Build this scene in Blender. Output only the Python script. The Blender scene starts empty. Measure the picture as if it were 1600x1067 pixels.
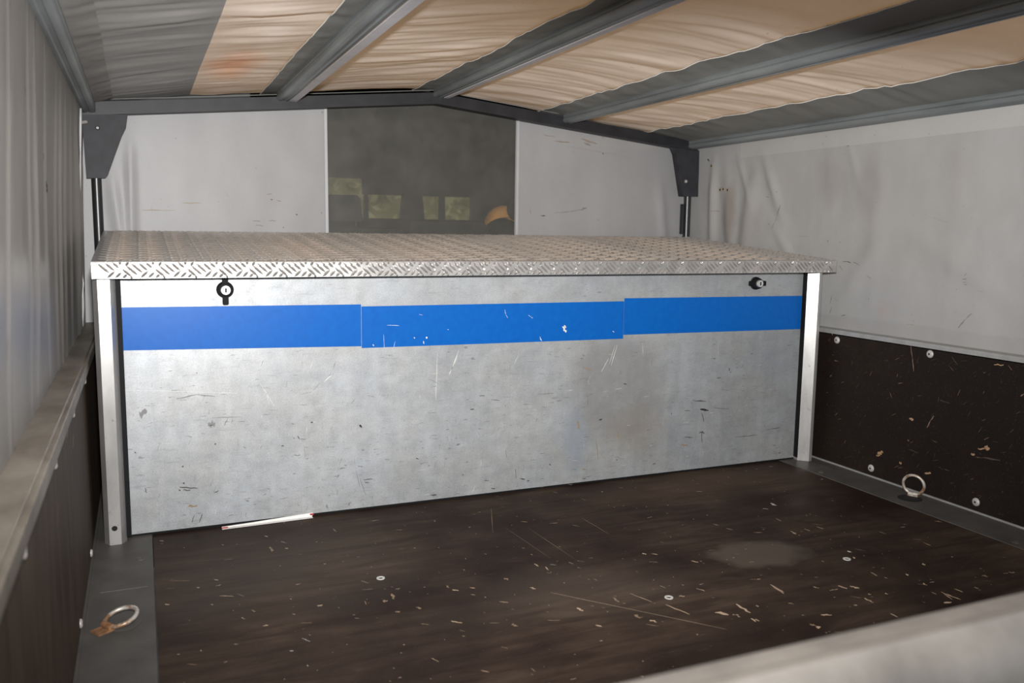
import bpy, bmesh, math, random
from mathutils import Matrix, Vector, noise


random.seed(7)
S = bpy.context.scene
COL = S.collection

# ---------------------------------------------------------------- camera
cam_data = bpy.data.cameras.new('camera')
cam = bpy.data.objects.new('camera', cam_data)
COL.objects.link(cam)
S.camera = cam
CAM = Vector((0.1164, -1.9946, 0.6801))
yaw, pitch, roll = 0.4095, -0.1279, 0.0132
fwd = Vector((math.sin(yaw) * math.cos(pitch), math.cos(yaw) * math.cos(pitch), math.sin(pitch)))
rgt = Vector((math.cos(yaw), -math.sin(yaw), 0))
upv = rgt.cross(fwd)
r2 = math.cos(roll) * rgt + math.sin(roll) * upv
u2 = -math.sin(roll) * rgt + math.cos(roll) * upv
rot = Matrix((r2, u2, -fwd)).transposed()
cam.matrix_world = Matrix.Translation(CAM) @ rot.to_4x4()
cam_data.sensor_width = 36
cam_data.lens = 1335 / 1600 * 36
cam_data.clip_start = 0.02
cam_data.dof.use_dof = True
cam_data.dof.focus_distance = 2.15
cam_data.dof.aperture_fstop = 5.0

# ---------------------------------------------------------------- light
w = bpy.data.worlds.new('overcast_sky')
S.world = w
w.use_nodes = True
w.node_tree.nodes['Background'].inputs[0].default_value = (0.93, 0.97, 1.0, 1)
w.node_tree.nodes['Background'].inputs[1].default_value = 0.78

fl = bpy.data.lights.new('camera_flash', 'SPOT')           # the flash on the camera
fl.energy = 300
fl.spot_size = math.radians(122)
fl.spot_blend = 1.0
fl.shadow_soft_size = 0.022
fl.color = (1.0, 0.985, 0.965)
flash = bpy.data.objects.new('camera_flash', fl)
COL.objects.link(flash)
flash.location = CAM + u2 * 0.115 + fwd * 0.03
aim = (Vector((1.0, 0.3, 1.30)) - flash.location).normalized()
flash.rotation_euler = aim.to_track_quat('-Z', 'Y').to_euler()

S.view_settings.view_transform = 'Standard'
S.view_settings.look = 'None'
S.view_settings.gamma = 1
S.view_settings.use_curve_mapping = False
S.view_settings.exposure = 0.0

# ---------------------------------------------------------------- helpers: materials
class NT:
    def __init__(self, name):
        self.m = bpy.data.materials.new(name)
        self.m.use_nodes = True
        self.t = self.m.node_tree
        self.n = self.t.nodes
        self.b = self.n['Principled BSDF']
        self.out = self.n['Material Output']
        tc = self.n.new('ShaderNodeTexCoord')
        self.pos = tc.outputs['Object']
    def link(self, a, b): self.t.links.new(a, b)
    def val(self, sock, v):
        if hasattr(v, 'is_output'): self.link(v, sock)
        elif isinstance(v, (tuple, list)) and len(v) == 3 and sock.type == 'RGBA': sock.default_value = (*v, 1)
        else: sock.default_value = v
    def mapping(self, scale=(1, 1, 1), rotz=0, loc=(0, 0, 0), rot=None):
        k = self.n.new('ShaderNodeMapping')
        k.inputs['Scale'].default_value = scale
        k.inputs['Rotation'].default_value = rot or (0, 0, rotz)
        k.inputs['Location'].default_value = loc
        self.link(self.pos, k.inputs['Vector'])
        return k.outputs[0]
    def noise(self, scale, detail=4, rough=.55, vec=None, dist=0):
        k = self.n.new('ShaderNodeTexNoise')
        k.inputs['Scale'].default_value = scale
        k.inputs['Detail'].default_value = detail
        k.inputs['Roughness'].default_value = rough
        k.inputs['Distortion'].default_value = dist
        self.link(vec or self.pos, k.inputs['Vector'])
        return k.outputs['Fac']
    def voronoi(self, scale, vec=None, feat='F1', out='Distance'):
        k = self.n.new('ShaderNodeTexVoronoi')
        k.feature = feat
        k.inputs['Scale'].default_value = scale
        self.link(vec or self.pos, k.inputs['Vector'])
        return k.outputs[out]
    def ramp(self, fac, stops):
        k = self.n.new('ShaderNodeValToRGB')
        e = k.color_ramp.elements
        while len(e) > 1: e.remove(e[-1])
        for i, (p, c) in enumerate(stops):
            q = e[0] if i == 0 else e.new(p)
            q.position = p
            q.color = (c, c, c, 1) if isinstance(c, (int, float)) else (*c, 1)
        self.link(fac, k.inputs[0])
        return k.outputs[0]
    def mix(self, fac, a, b, mode='MIX'):
        k = self.n.new('ShaderNodeMix')
        k.data_type = 'RGBA'
        k.blend_type = mode
        self.val(k.inputs[0], fac); self.val(k.inputs[6], a); self.val(k.inputs[7], b)
        return k.outputs[2]
    def math(self, op, a, b=0.0, clamp=False):
        k = self.n.new('ShaderNodeMath')
        k.operation = op; k.use_clamp = clamp
        self.val(k.inputs[0], a); self.val(k.inputs[1], b)
        return k.outputs[0]
    def blob(self, c, r, soft=.4, wob=.3, wscale=6):
        """stain mask: 1 inside an ellipsoid round c (radii r) with a noisy edge"""
        k = self.n.new('ShaderNodeVectorMath'); k.operation = 'SUBTRACT'
        self.link(self.pos, k.inputs[0]); k.inputs[1].default_value = c
        d = self.n.new('ShaderNodeVectorMath'); d.operation = 'DIVIDE'
        self.link(k.outputs[0], d.inputs[0]); d.inputs[1].default_value = r
        l = self.n.new('ShaderNodeVectorMath'); l.operation = 'LENGTH'
        self.link(d.outputs[0], l.inputs[0])
        nz = self.math('MULTIPLY', self.math('SUBTRACT', self.noise(wscale, 4), .5), wob * 2)
        v = self.math('ADD', l.outputs['Value'], nz)
        return self.ramp(v, [(max(0, 1 - soft), 1.0), (1.0, 0.0)])
    def bump(self, h, strength=.2, dist=.002):
        k = self.n.new('ShaderNodeBump')
        k.inputs['Strength'].default_value = strength
        k.inputs['Distance'].default_value = dist
        self.link(h, k.inputs['Height'])
        self.link(k.outputs[0], self.b.inputs['Normal'])
        return k.outputs[0]
    def set(self, color=None, rough=None, metal=None, spec=None):
        if color is not None: self.val(self.b.inputs['Base Color'], color)
        if rough is not None: self.val(self.b.inputs['Roughness'], rough)
        if metal is not None: self.val(self.b.inputs['Metallic'], metal)
        if spec is not None: self.val(self.b.inputs['Specular IOR Level'], spec)
        return self.m

MAT = {}
def plain(name, color, rough=.5, metal=0, spec=.5, vary=.12, scale=25):
    t = NT(name)
    f = t.ramp(t.noise(scale, 4), [(.25, 1 - vary), (.75, 1 + 0 * vary)])
    t.set(t.mix(1, color, f, 'MULTIPLY'), rough, metal, spec)
    MAT[name] = t.m
    return t.m

# galvanised front sheet
t = NT('galvanised_sheet')
big = t.ramp(t.noise(3.2, 5, .6), [(.3, .82), (.65, 1.06)])
fine = t.ramp(t.noise(330, 3, .75), [(.3, .72), (.7, 1.0)])
vert = t.ramp(t.noise(30, 3, .6, t.mapping((1, 1, .12))), [(.3, .90), (.7, 1.0)])
scr = t.ramp(t.noise(16, 4, .65, t.mapping((1, 1, 7))), [(.58, 1.0), (.70, .72)])
specks = t.ramp(t.noise(75, 2, .5, t.mapping((.6, 1, 1.9))), [(.66, 1.0), (.71, .35)])
blu = t.ramp(t.noise(5.5, 4, .6), [(.40, (.475, .485, .49)), (.66, (.475, .50, .53))])
mot = t.ramp(t.noise(26, 6, .75), [(.32, .82), (.66, 1.02)])
c = t.mix(1, t.mix(1, blu, mot, 'MULTIPLY'), big, 'MULTIPLY')
c = t.mix(1, c, fine, 'MULTIPLY'); c = t.mix(1, c, vert, 'MULTIPLY'); c = t.mix(.55, c, scr, 'MULTIPLY')
low = t.ramp(t.math('ADD', t.noise(4, 3), 0), [(.45, 0.0), (.6, 1.0)])
c = t.mix(t.math('MULTIPLY', low, .8), c, t.mix(1, c, specks, 'MULTIPLY'))
st = t.blob((1.30, 0, .26), (.17, 1, .17), .35, .22, 7)
c = t.mix(t.math('MULTIPLY', st, .5), c, (.22, .21, .205))
st2 = t.blob((1.17, 0, .12), (.05, 1, .10), .6, .3, 9)
c = t.mix(t.math('MULTIPLY', st2, .5), c, (.26, .30, .36))
st3 = t.blob((1.36, 0, .13), (.12, 1, .09), .7, .4, 14)
c = t.mix(t.math('MULTIPLY', st3, .3), c, (.27, .22, .17))
st4 = t.blob((1.84, 0, .33), (.14, 1, .10), .7, .3, 8)
c = t.mix(t.math('MULTIPLY', st4, .3), c, (.25, .29, .34))
rg = t.ramp(t.noise(40, 4), [(.3, .44), (.7, .56)])
t.bump(t.noise(120, 3), .12, .001)
t.set(c, rg, .38, .5)
MAT['galv'] = t.m

t = NT('bright_post_metal')
v = t.ramp(t.noise(28, 4, .65, t.mapping((1, 1, .35))), [(.3, .75), (.7, 1.0)])
d = t.ramp(t.noise(60, 3, .6), [(.66, 1.0), (.74, .5)])
t.set(t.mix(.8, t.mix(1, (.50, .49, .48), v, 'MULTIPLY'), d, 'MULTIPLY'), .32, .65)
MAT['post'] = t.m

t = NT('tread_plate')
c1 = t.ramp(t.noise(5, 5, .6, t.mapping((2.2, .35, 1))), [(.3, (.42, .36, .31)), (.68, (.74, .66, .60))])
c2 = t.ramp(t.noise(160, 3, .6), [(.3, .8), (.7, 1.0)])
rust = t.blob((.30, .2, .62), (.25, .25, .3), .8, .5, 9)
c = t.mix(t.math('MULTIPLY', rust, .35), t.mix(1, c1, c2, 'MULTIPLY'), (.22, .14, .09))
t.set(c, t.ramp(t.noise(25, 3), [(.3, .38), (.7, .5)]), .62, .5)
t.bump(t.noise(300, 2), .08, .0006)
MAT['tread'] = t.m
t = NT('tread_plate_lip')
c2 = t.ramp(t.noise(30, 4, .6), [(.3, .78), (.7, 1.0)])
t.set(t.mix(1, (.58, .56, .54), c2, 'MULTIPLY'), t.ramp(t.noise(35, 3), [(.3, .26), (.7, .38)]), .75, .5)
MAT['lip'] = t.m
plain('tread_bar', (.78, .73, .68), .30, .72, vary=.25, scale=40); MAT['bar'] = MAT['tread_bar']

# film-faced plywood
def ply(name, base, dust, rotz, dust_amt, spec=.4):
    t = NT(name)
    a = t.noise(2.6, 5, .6, t.mapping((1, 1, 1), rotz))
    g = t.noise(3.5, 5, .65, t.mapping((1.0, 7, 7), rotz), .8)
    f = t.math('MULTIPLY', t.ramp(a, [(.38, 0.0), (.68, 1.0)]), t.ramp(g, [(.35, .25), (.65, 1.0)]))
    c = t.mix(t.math('MULTIPLY', f, dust_amt), base, dust)
    s = t.ramp(t.noise(420, 1, .5), [(.70, 0.0), (.78, 1.0)])
    c = t.mix(t.math('MULTIPLY', s, .22), c, (.35, .29, .23))
    h = t.ramp(t.noise(14, 3, .6, t.mapping((1, 11, 11), rotz + .5)), [(.68, 0.0), (.73, 1.0)])
    c = t.mix(t.math('MULTIPLY', h, .16), c, (.30, .24, .19))
    t.rough = t.ramp(a, [(.3, .55), (.7, .72)])
    t.set(c, t.rough, 0, spec)
    t.c = c
    return t
t = ply('floor_plywood', (.020, .0115, .0085), (.090, .064, .046), .5, .95, .10)
p = t.blob((1.31, -.585, 0), (.125, .080, 1), .35, .45, 13)
c = t.mix(t.math('MULTIPLY', p, .65), t.c, (.115, .095, .075))
p = t.blob((.85, -.62, 0), (.33, .16, 1), .8, .5, 5)
c = t.mix(t.math('MULTIPLY', p, .35), c, (.12, .095, .075))
p = t.blob((1.55, -.12, 0), (.45, .16, 1), .8, .5, 4)
c = t.mix(t.math('MULTIPLY', p, .38), c, (.125, .085, .058))
p = t.blob((.35, -.30, 0), (.35, .28, 1), .8, .5, 4)
c = t.mix(t.math('MULTIPLY', p, .40), c, (.10, .082, .068))
t.set(c)
MAT['floor'] = t.m
t = ply('board_plywood_dark', (.010, .0066, .0050), (.027, .017, .012), .2, .6, .20)
MAT['board_r'] = t.m
t = NT('board_plywood_brown')
g = t.ramp(t.noise(5, 5, .6, t.mapping((1, 9, .7))), [(.3, (.030, .020, .014)), (.72, (.105, .072, .046))])
s = t.ramp(t.noise(50, 3, .6, t.mapping((1, 1, .2))), [(.68, 0.0), (.76, 1.0)])
t.set(t.mix(t.math('MULTIPLY', s, .35), g, (.25, .2, .15)), .6, 0, .18)
MAT['board_l'] = t.m

plain('dark_floor_steel', (.105, .098, .09), .6, .1, .25, vary=.4, scale=14); MAT['strip'] = MAT['dark_floor_steel']
t = NT('dirty_rail_cap')
c = t.ramp(t.noise(12, 5, .65, t.mapping((1, .6, 1))), [(.3, (.12, .100, .080)), (.72, (.28, .25, .21))])
t.set(c, .5, .35)
MAT['cap'] = t.m
t = NT('tailgate_aluminium')
c = t.ramp(t.noise(14, 5, .65), [(.3, (.19, .172, .155)), (.72, (.33, .30, .27))])
t.set(c, .48, .35)
MAT['tail'] = t.m
plain('light_edge_strip', (.42, .42, .41), .45, .3, vary=.3); MAT['edge'] = MAT['light_edge_strip']
plain('rail_lip_pale', (.62, .60, .62), .5, 0, vary=.15); MAT['lip_pale'] = MAT['rail_lip_pale']
plain('black_rubber', (.008, .008, .009), .7, 0, .15); MAT['rubber'] = MAT['black_rubber']
plain('bracket_paint', (.036, .036, .042), .6, 0, .3, vary=.5); MAT['bracket'] = MAT['bracket_paint']
plain('black_paint', (.018, .018, .020), .33, 0, .6, vary=.4); MAT['black'] = MAT['black_paint']
plain('bolt_zinc', (.52, .50, .47), .5, .2, vary=.25, scale=120); MAT['zinc'] = MAT['bolt_zinc']
plain('lock_silver', (.80, .80, .78), .28, .7, vary=.1); MAT['silver'] = MAT['lock_silver']
plain('hole_black', (.004, .004, .004), .8, 0); MAT['hole'] = MAT['hole_black']
t = NT('ring_steel')
r_ = t.ramp(t.noise(60, 4, .6), [(.45, 0.0), (.62, 1.0)])
t.set(t.mix(r_, (.58, .55, .50), (.30, .17, .09)), .45, .45)
MAT['ring'] = t.m
t = NT('rusty_clip')
t.set(t.ramp(t.noise(70, 4), [(.3, (.13, .06, .03)), (.7, (.36, .18, .08))]), .8, 0)
MAT['rust'] = t.m
t = NT('rail_profile_steel')
c = t.ramp(t.noise(18, 5, .6, t.mapping((1, .15, 1))), [(.3, (.17, .185, .19)), (.7, (.31, .335, .34))])
t.set(c, .42, .45)
MAT['rail'] = t.m
t = NT('bow_grey_paint')
t.set(t.ramp(t.noise(20, 4), [(.3, (.013, .013, .015)), (.7, (.024, .024, .028))]), .5, .05, .32)
MAT['bow'] = t.m

# tarpaulins
def tarp(name, col, trans, tcol, rough=.45, stain_glare=None, dirt=.25, tint=None):
    t = NT(name)
    a = t.ramp(t.noise(2.2, 5, .6), [(.3, 1 - dirt), (.7, 1.0)])
    b = t.ramp(t.noise(9, 4, .6, t.mapping((1, 1, .3))), [(.3, 1 - dirt * .6), (.7, 1.0)])
    s = t.ramp(t.noise(90, 2, .5), [(.73, 1.0), (.79, .6)])
    f = t.ramp(t.noise(500, 2, .6), [(.3, .93), (.7, 1.0)])
    c = t.mix(1, t.mix(1, col, a, 'MULTIPLY'), b, 'MULTIPLY')
    c = t.mix(1, t.mix(1, c, s, 'MULTIPLY'), f, 'MULTIPLY')
    for (pc, pr, amt, pcol, wob) in (stain_glare or []):
        c = t.mix(t.math('MULTIPLY', t.blob(pc, pr, .75, wob, 8), amt), c, pcol)
    t.set(c, rough, 0, .35)
    tr = t.n.new('ShaderNodeBsdfTranslucent')
    tc_ = t.mix(1, tcol, a, 'MULTIPLY')
    for (pc, pr, amt, pcol, wob) in (tint or []):
        k = t.math('MULTIPLY', t.blob(pc, pr, .85, wob, 7), amt)
        tc_ = t.mix(k, tc_, pcol)
    t.val(tr.inputs['Color'], tc_)
    mx = t.n.new('ShaderNodeMixShader')
    mx.inputs[0].default_value = trans
    t.link(t.b.outputs[0], mx.inputs[1]); t.link(tr.outputs[0], mx.inputs[2])
    t.link(mx.outputs[0], t.out.inputs['Surface'])
    t.bump(t.noise(700, 2), .08, .0005)
    return t
MAT['tarp_r'] = tarp('tarpaulin_grey_white', (.42, .413, .405), .10, (.5, .5, .5), dirt=.16, stain_glare=[
    ((2.03, .50, .76), (1, .045, .17), .75, (.20, .16, .135), .8), ((2.03, .40, .70), (1, .09, .14), .5, (.26, .235, .21), .8),
    ((2.03, .02, .86), (1, .07, .12), .45, (.27, .24, .22), .8), ((2.03, -.14, .80), (1, .07, .22), .45, (.29, .26, .24), .8), ((2.03, -.42, .85), (1, .08, .15), .35, (.30, .27, .25), .8), ((2.03, -.3, .62), (1, .2, .08), .25, (.34, .32, .30), .8),
    ((2.03, -.20, .47), (1, .03, .04), .25, (.42, .28, .25), .6), ((2.03, .2, .86), (1, .05, .08), .25, (.33, .30, .28), .5)]).m
MAT['tarp_f'] = tarp('tarpaulin_pale_front', (.385, .38, .385), .10, (.5, .5, .5), dirt=.14, stain_glare=[
    ((.15, .735, .97), (.16, 1, .06), .35, (.30, .29, .31), .5), ((1.7, .735, 1.0), (.4, 1, .03), .25, (.4, .37, .34), .6)]).m
MAT['tarp_l'] = tarp('tarpaulin_left', (.27, .25, .23), .12, (.5, .48, .45), dirt=.25, stain_glare=[
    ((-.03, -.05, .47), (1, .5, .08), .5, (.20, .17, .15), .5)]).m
MAT['tarp_strip'] = tarp('tarpaulin_patch_strip', (.49, .48, .465), .12, (.5, .5, .48), dirt=.10).m
MAT['roof'] = tarp('roof_tarpaulin_cream', (.95, .87, .80), .22, (1.0, .54, .22), rough=.5, dirt=.14, stain_glare=[
    ((.345, .28, 1.07), (.075, .30, 1), .65, (.86, .36, .15), .8), ((.39, -.06, 1.07), (.035, .22, 1), .6, (.95, .92, .88), .4)], tint=[  # pale second patch paints a white glare into the cream
    ((.345, .28, 1.07), (.075, .30, 1), .6, (.95, .30, .10), .8)]).m
MAT['roof_grey'] = tarp('roof_tarpaulin_grey', (.35, .335, .32), .18, (.34, .31, .29), dirt=.16).m
MAT['sleeve'] = tarp('rail_sleeve_grey', (.27, .275, .265), .12, (.25, .25, .24), dirt=.2).m
plain('stitch_white', (.80, .78, .72), .6, 0); MAT['stitch'] = MAT['stitch_white']
plain('hem_pale', (.41, .415, .42), .4, 0, vary=.08); MAT['hem'] = MAT['hem_pale']

t = NT('blue_tape')
t.set(t.ramp(t.noise(60, 3), [(.3, (.0025, .085, .35)), (.7, (.003, .098, .39))]), .36, 0, .20)
MAT['blue'] = t.m
plain('paper_white', (.75, .73, .71), .7, 0, vary=.1, scale=90); MAT['paper'] = MAT['paper_white']
plain('paper_red', (.38, .03, .03), .7, 0); MAT['red'] = MAT['paper_red']
# window film: clear plastic gone hazy with dust
t = NT('hazy_plastic_pane')
t.set(t.ramp(t.noise(14, 5, .6), [(.3, (.13, .126, .113)), (.7, (.20, .192, .172))]), .35, 0, .5)
tr = t.n.new('ShaderNodeBsdfTransparent'); tr.inputs[0].default_value = (.85, .85, .80, 1)
mx = t.n.new('ShaderNodeMixShader')
mx.inputs[0].default_value = .60
t.link(t.b.outputs[0], mx.inputs[1]); t.link(tr.outputs[0], mx.inputs[2]); t.link(mx.outputs[0], t.out.inputs['Surface'])
MAT['pane'] = t.m
plain('cab_lining', (.05, .05, .048), .8, 0); MAT['lining'] = MAT['cab_lining']
plain('seat_cloth', (.045, .046, .05), .9, 0, vary=.3, scale=200); MAT['seat'] = MAT['seat_cloth']
plain('orange_cloth', (.95, .45, .12), .8, 0); MAT['orange'] = MAT['orange_cloth']
plain('leaf_green', (.44, .41, .19), .7, 0, .2, vary=.3, scale=3); MAT['leaf'] = MAT['leaf_green']
plain('yard_ground', (.16, .155, .15), .9, 0, vary=.3, scale=8); MAT['ground'] = MAT['yard_ground']
# marks: bare wood, tan, white chip, dark gouge, grey scuff ...
plain('mark_bare_wood', (.52, .38, .27), .8, 0); plain('mark_tan', (.27, .19, .125), .8, 0)
plain('mark_white', (.62, .61, .58), .6, 0); plain('mark_dark', (.015, .012, .010), .8, 0)
plain('mark_grey', (.20, .20, .20), .7, 0); plain('mark_soot', (.075, .068, .062), .7, 0)
plain('mark_rust', (.24, .18, .11), .7, 0); plain('mark_brown_scuff', (.06, .045, .036), .8, 0)
plain('mark_tarp_grey', (.20, .19, .18), .7, 0); plain('mark_tarp_brown', (.26, .21, .17), .7, 0)
plain('mark_tarp_tan', (.34, .29, .22), .7, 0)
plain('mark_board_red', (.22, .13, .10), .8, 0); plain('mark_board_wood', (.36, .22, .12), .8, 0)

# ---------------------------------------------------------------- helpers: objects
def mesh_obj(name, verts, faces, mat, parent=None, smooth=False, mats=None, midx=None):
    me = bpy.data.meshes.new(name)
    me.from_pydata([tuple(v) for v in verts], [], faces)
    for m in (mats or [mat]): me.materials.append(MAT[m] if isinstance(m, str) else m)
    if midx: me.polygons.foreach_set('material_index', midx)
    if smooth: me.polygons.foreach_set('use_smooth', [True] * len(me.polygons))
    me.update()
    o = bpy.data.objects.new(name, me)
    COL.objects.link(o)
    if parent: o.parent = parent
    return o

def tag(o, label, cat, group=None, kind=None):
    if label: o['label'] = label
    if cat: o['category'] = cat
    if group: o['group'] = group
    if kind: o['kind'] = kind
    return o

def empty(name, label, cat, group=None, kind=None, loc=(0, 0, 0)):
    o = bpy.data.objects.new(name, None)
    o.empty_display_size = .05
    COL.objects.link(o)
    o.location = loc
    return tag(o, label, cat, group, kind)

class MB:
    """collects shapes into one mesh"""
    def __init__(self): self.v = []; self.f = []; self.mi = []
    def add(self, v, f, mi=0):
        n = len(self.v)
        self.v += [Vector(p) for p in v]
        self.f += [tuple(i + n for i in q) for q in f]
        self.mi += [mi] * len(f)
    def box(self, x0, x1, y0, y1, z0, z1, mi=0, ch=0.0):
        if ch <= 0:
            v = [(x, y, z) for x in (x0, x1) for y in (y0, y1) for z in (z0, z1)]
            self.add(v, [(0, 1, 3, 2), (4, 6, 7, 5), (0, 4, 5, 1), (2, 3, 7, 6), (0, 2, 6, 4), (1, 5, 7, 3)], mi)
        else:
            bm = bmesh.new()
            bmesh.ops.create_cube(bm, size=1)
            for q in bm.verts:
                q.co = Vector((x0 + (q.co.x + .5) * (x1 - x0), y0 + (q.co.y + .5) * (y1 - y0), z0 + (q.co.z + .5) * (z1 - z0)))
            bmesh.ops.bevel(bm, geom=list(bm.edges), offset=ch, segments=2, affect='EDGES', profile=.6)
            self.bm(bm, mi)
    def bm(self, bm, mi=0, M=None):
        bm.verts.ensure_lookup_table()
        self.add([(M @ q.co) if M else q.co.copy() for q in bm.verts], [[q.index for q in f.verts] for f in bm.faces], mi)
        bm.free()
    def prism(self, poly, a, b, mi=0):
        """poly: list of 3D points; extruded from offset a to offset b (vectors)"""
        n = len(poly); a = Vector(a); b = Vector(b)
        v = [Vector(p) + a for p in poly] + [Vector(p) + b for p in poly]
        f = [tuple(range(n))[::-1], tuple(range(n, 2 * n))] + [(i, (i + 1) % n, n + (i + 1) % n, n + i) for i in range(n)]
        self.add(v, f, mi)
    def tube(self, pts, r, seg=10, mi=0, caps=True, closed=False):
        pts = [Vector(p) for p in pts]; n = len(pts); rings = []
        for i, p in enumerate(pts):
            a = pts[(i - 1) % n] if (closed or i) else p
            b = pts[(i + 1) % n] if (closed or i < n - 1) else p
            d = (b - a).normalized()
            s = d.cross(Vector((0, 0, 1)))
            if s.length < 1e-3: s = d.cross(Vector((0, 1, 0)))
            s.normalize(); q = d.cross(s)
            rr = r[i] if isinstance(r, (list, tuple)) else r
            rings.append([p + rr * (math.cos(6.28318 * k / seg) * s + math.sin(6.28318 * k / seg) * q) for k in range(seg)])
        v = [p for R in rings for p in R]; f = []
        for i in range(n if closed else n - 1):
            j = (i + 1) % n
            for k in range(seg):
                f.append((i * seg + k, i * seg + (k + 1) % seg, j * seg + (k + 1) % seg, j * seg + k))
        if caps and not closed:
            f.append(tuple(range(seg))[::-1]); f.append(tuple((n - 1) * seg + k for k in range(seg)))
        self.add(v, f, mi)
    def lathe(self, prof, M, seg=20, mi=0):
        """prof: (radius, height) pairs about local +Z, placed by matrix M"""
        v = []; f = []; n = len(prof)
        for r, h in prof:
            for k in range(seg):
                a = 6.283185 * k / seg
                v.append(M @ Vector((r * math.cos(a), r * math.sin(a), h)))
        for i in range(n - 1):
            for k in range(seg):
                f.append((i * seg + k, i * seg + (k + 1) % seg, (i + 1) * seg + (k + 1) % seg, (i + 1) * seg + k))
        f.append(tuple(range(seg))[::-1]); f.append(tuple((n - 1) * seg + k for k in range(seg)))
        self.add(v, f, mi)
    def build(self, name, mat, parent=None, smooth=False, mats=None, auto=None):
        o = mesh_obj(name, self.v, self.f, mat, parent, smooth, mats, self.mi if mats else None)
        if auto:
            o.data.polygons.foreach_set('use_smooth', [True] * len(o.data.polygons))
            try: o.data.set_sharp_from_angle(angle=math.radians(auto))
            except Exception: pass
        return o

def grid(name, nu, nv, fn, mat, parent=None, keep=None):
    v = [fn(i / (nu - 1), j / (nv - 1)) for j in range(nv) for i in range(nu)]
    f = [(j * nu + i, j * nu + i + 1, (j + 1) * nu + i + 1, (j + 1) * nu + i) for j in range(nv - 1) for i in range(nu - 1)]
    if keep:
        f = [q for q in f if keep(sum((Vector(v[i]) for i in q), Vector()) / 4)]
    return mesh_obj(name, v, f, mat, parent, True)

def marks(name, parent, rows, mats, place, extra=()):
    """flat wear marks: irregular slivers from a to b on a surface; place(a, b, lift) -> 3D"""
    rnd = random.Random(len(rows) * 7 + 3)
    mb = MB()
    for (a0, b0, a1, b1, wd, tone) in list(rows) + list(extra):
        d = Vector((a1 - a0, b1 - b0)); L = max(d.length, 1e-4)
        d = d / L if L > 1e-3 else Vector((1, 0))
        n = Vector((-d.y, d.x)); k = 5
        top, bot = [], []
        for i in range(k + 1):
            s = i / k
            wv = wd * .5 * (math.sin(math.pi * (.08 + .84 * s)) ** .6) * rnd.uniform(.55, 1.15)
            off = rnd.uniform(-.25, .25) * wd
            p = Vector((a0, b0)) + d * L * s + n * off
            top.append(p + n * wv * rnd.uniform(.5, 1.1)); bot.append(p - n * wv * rnd.uniform(.5, 1.1))
        ring = top + bot[::-1]
        m = len(top)
        v = [place(p.x, p.y, .0006) for p in ring]
        f = [(i, i + 1, 2 * m - 2 - i, 2 * m - 1 - i) for i in range(m - 1)]
        mb.add(v, f, tone)
    o = mb.build(name, None, parent, mats=mats)
    o['kind'] = 'stuff'
    return o

def nz(*p): return noise.noise(Vector(p))

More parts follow.
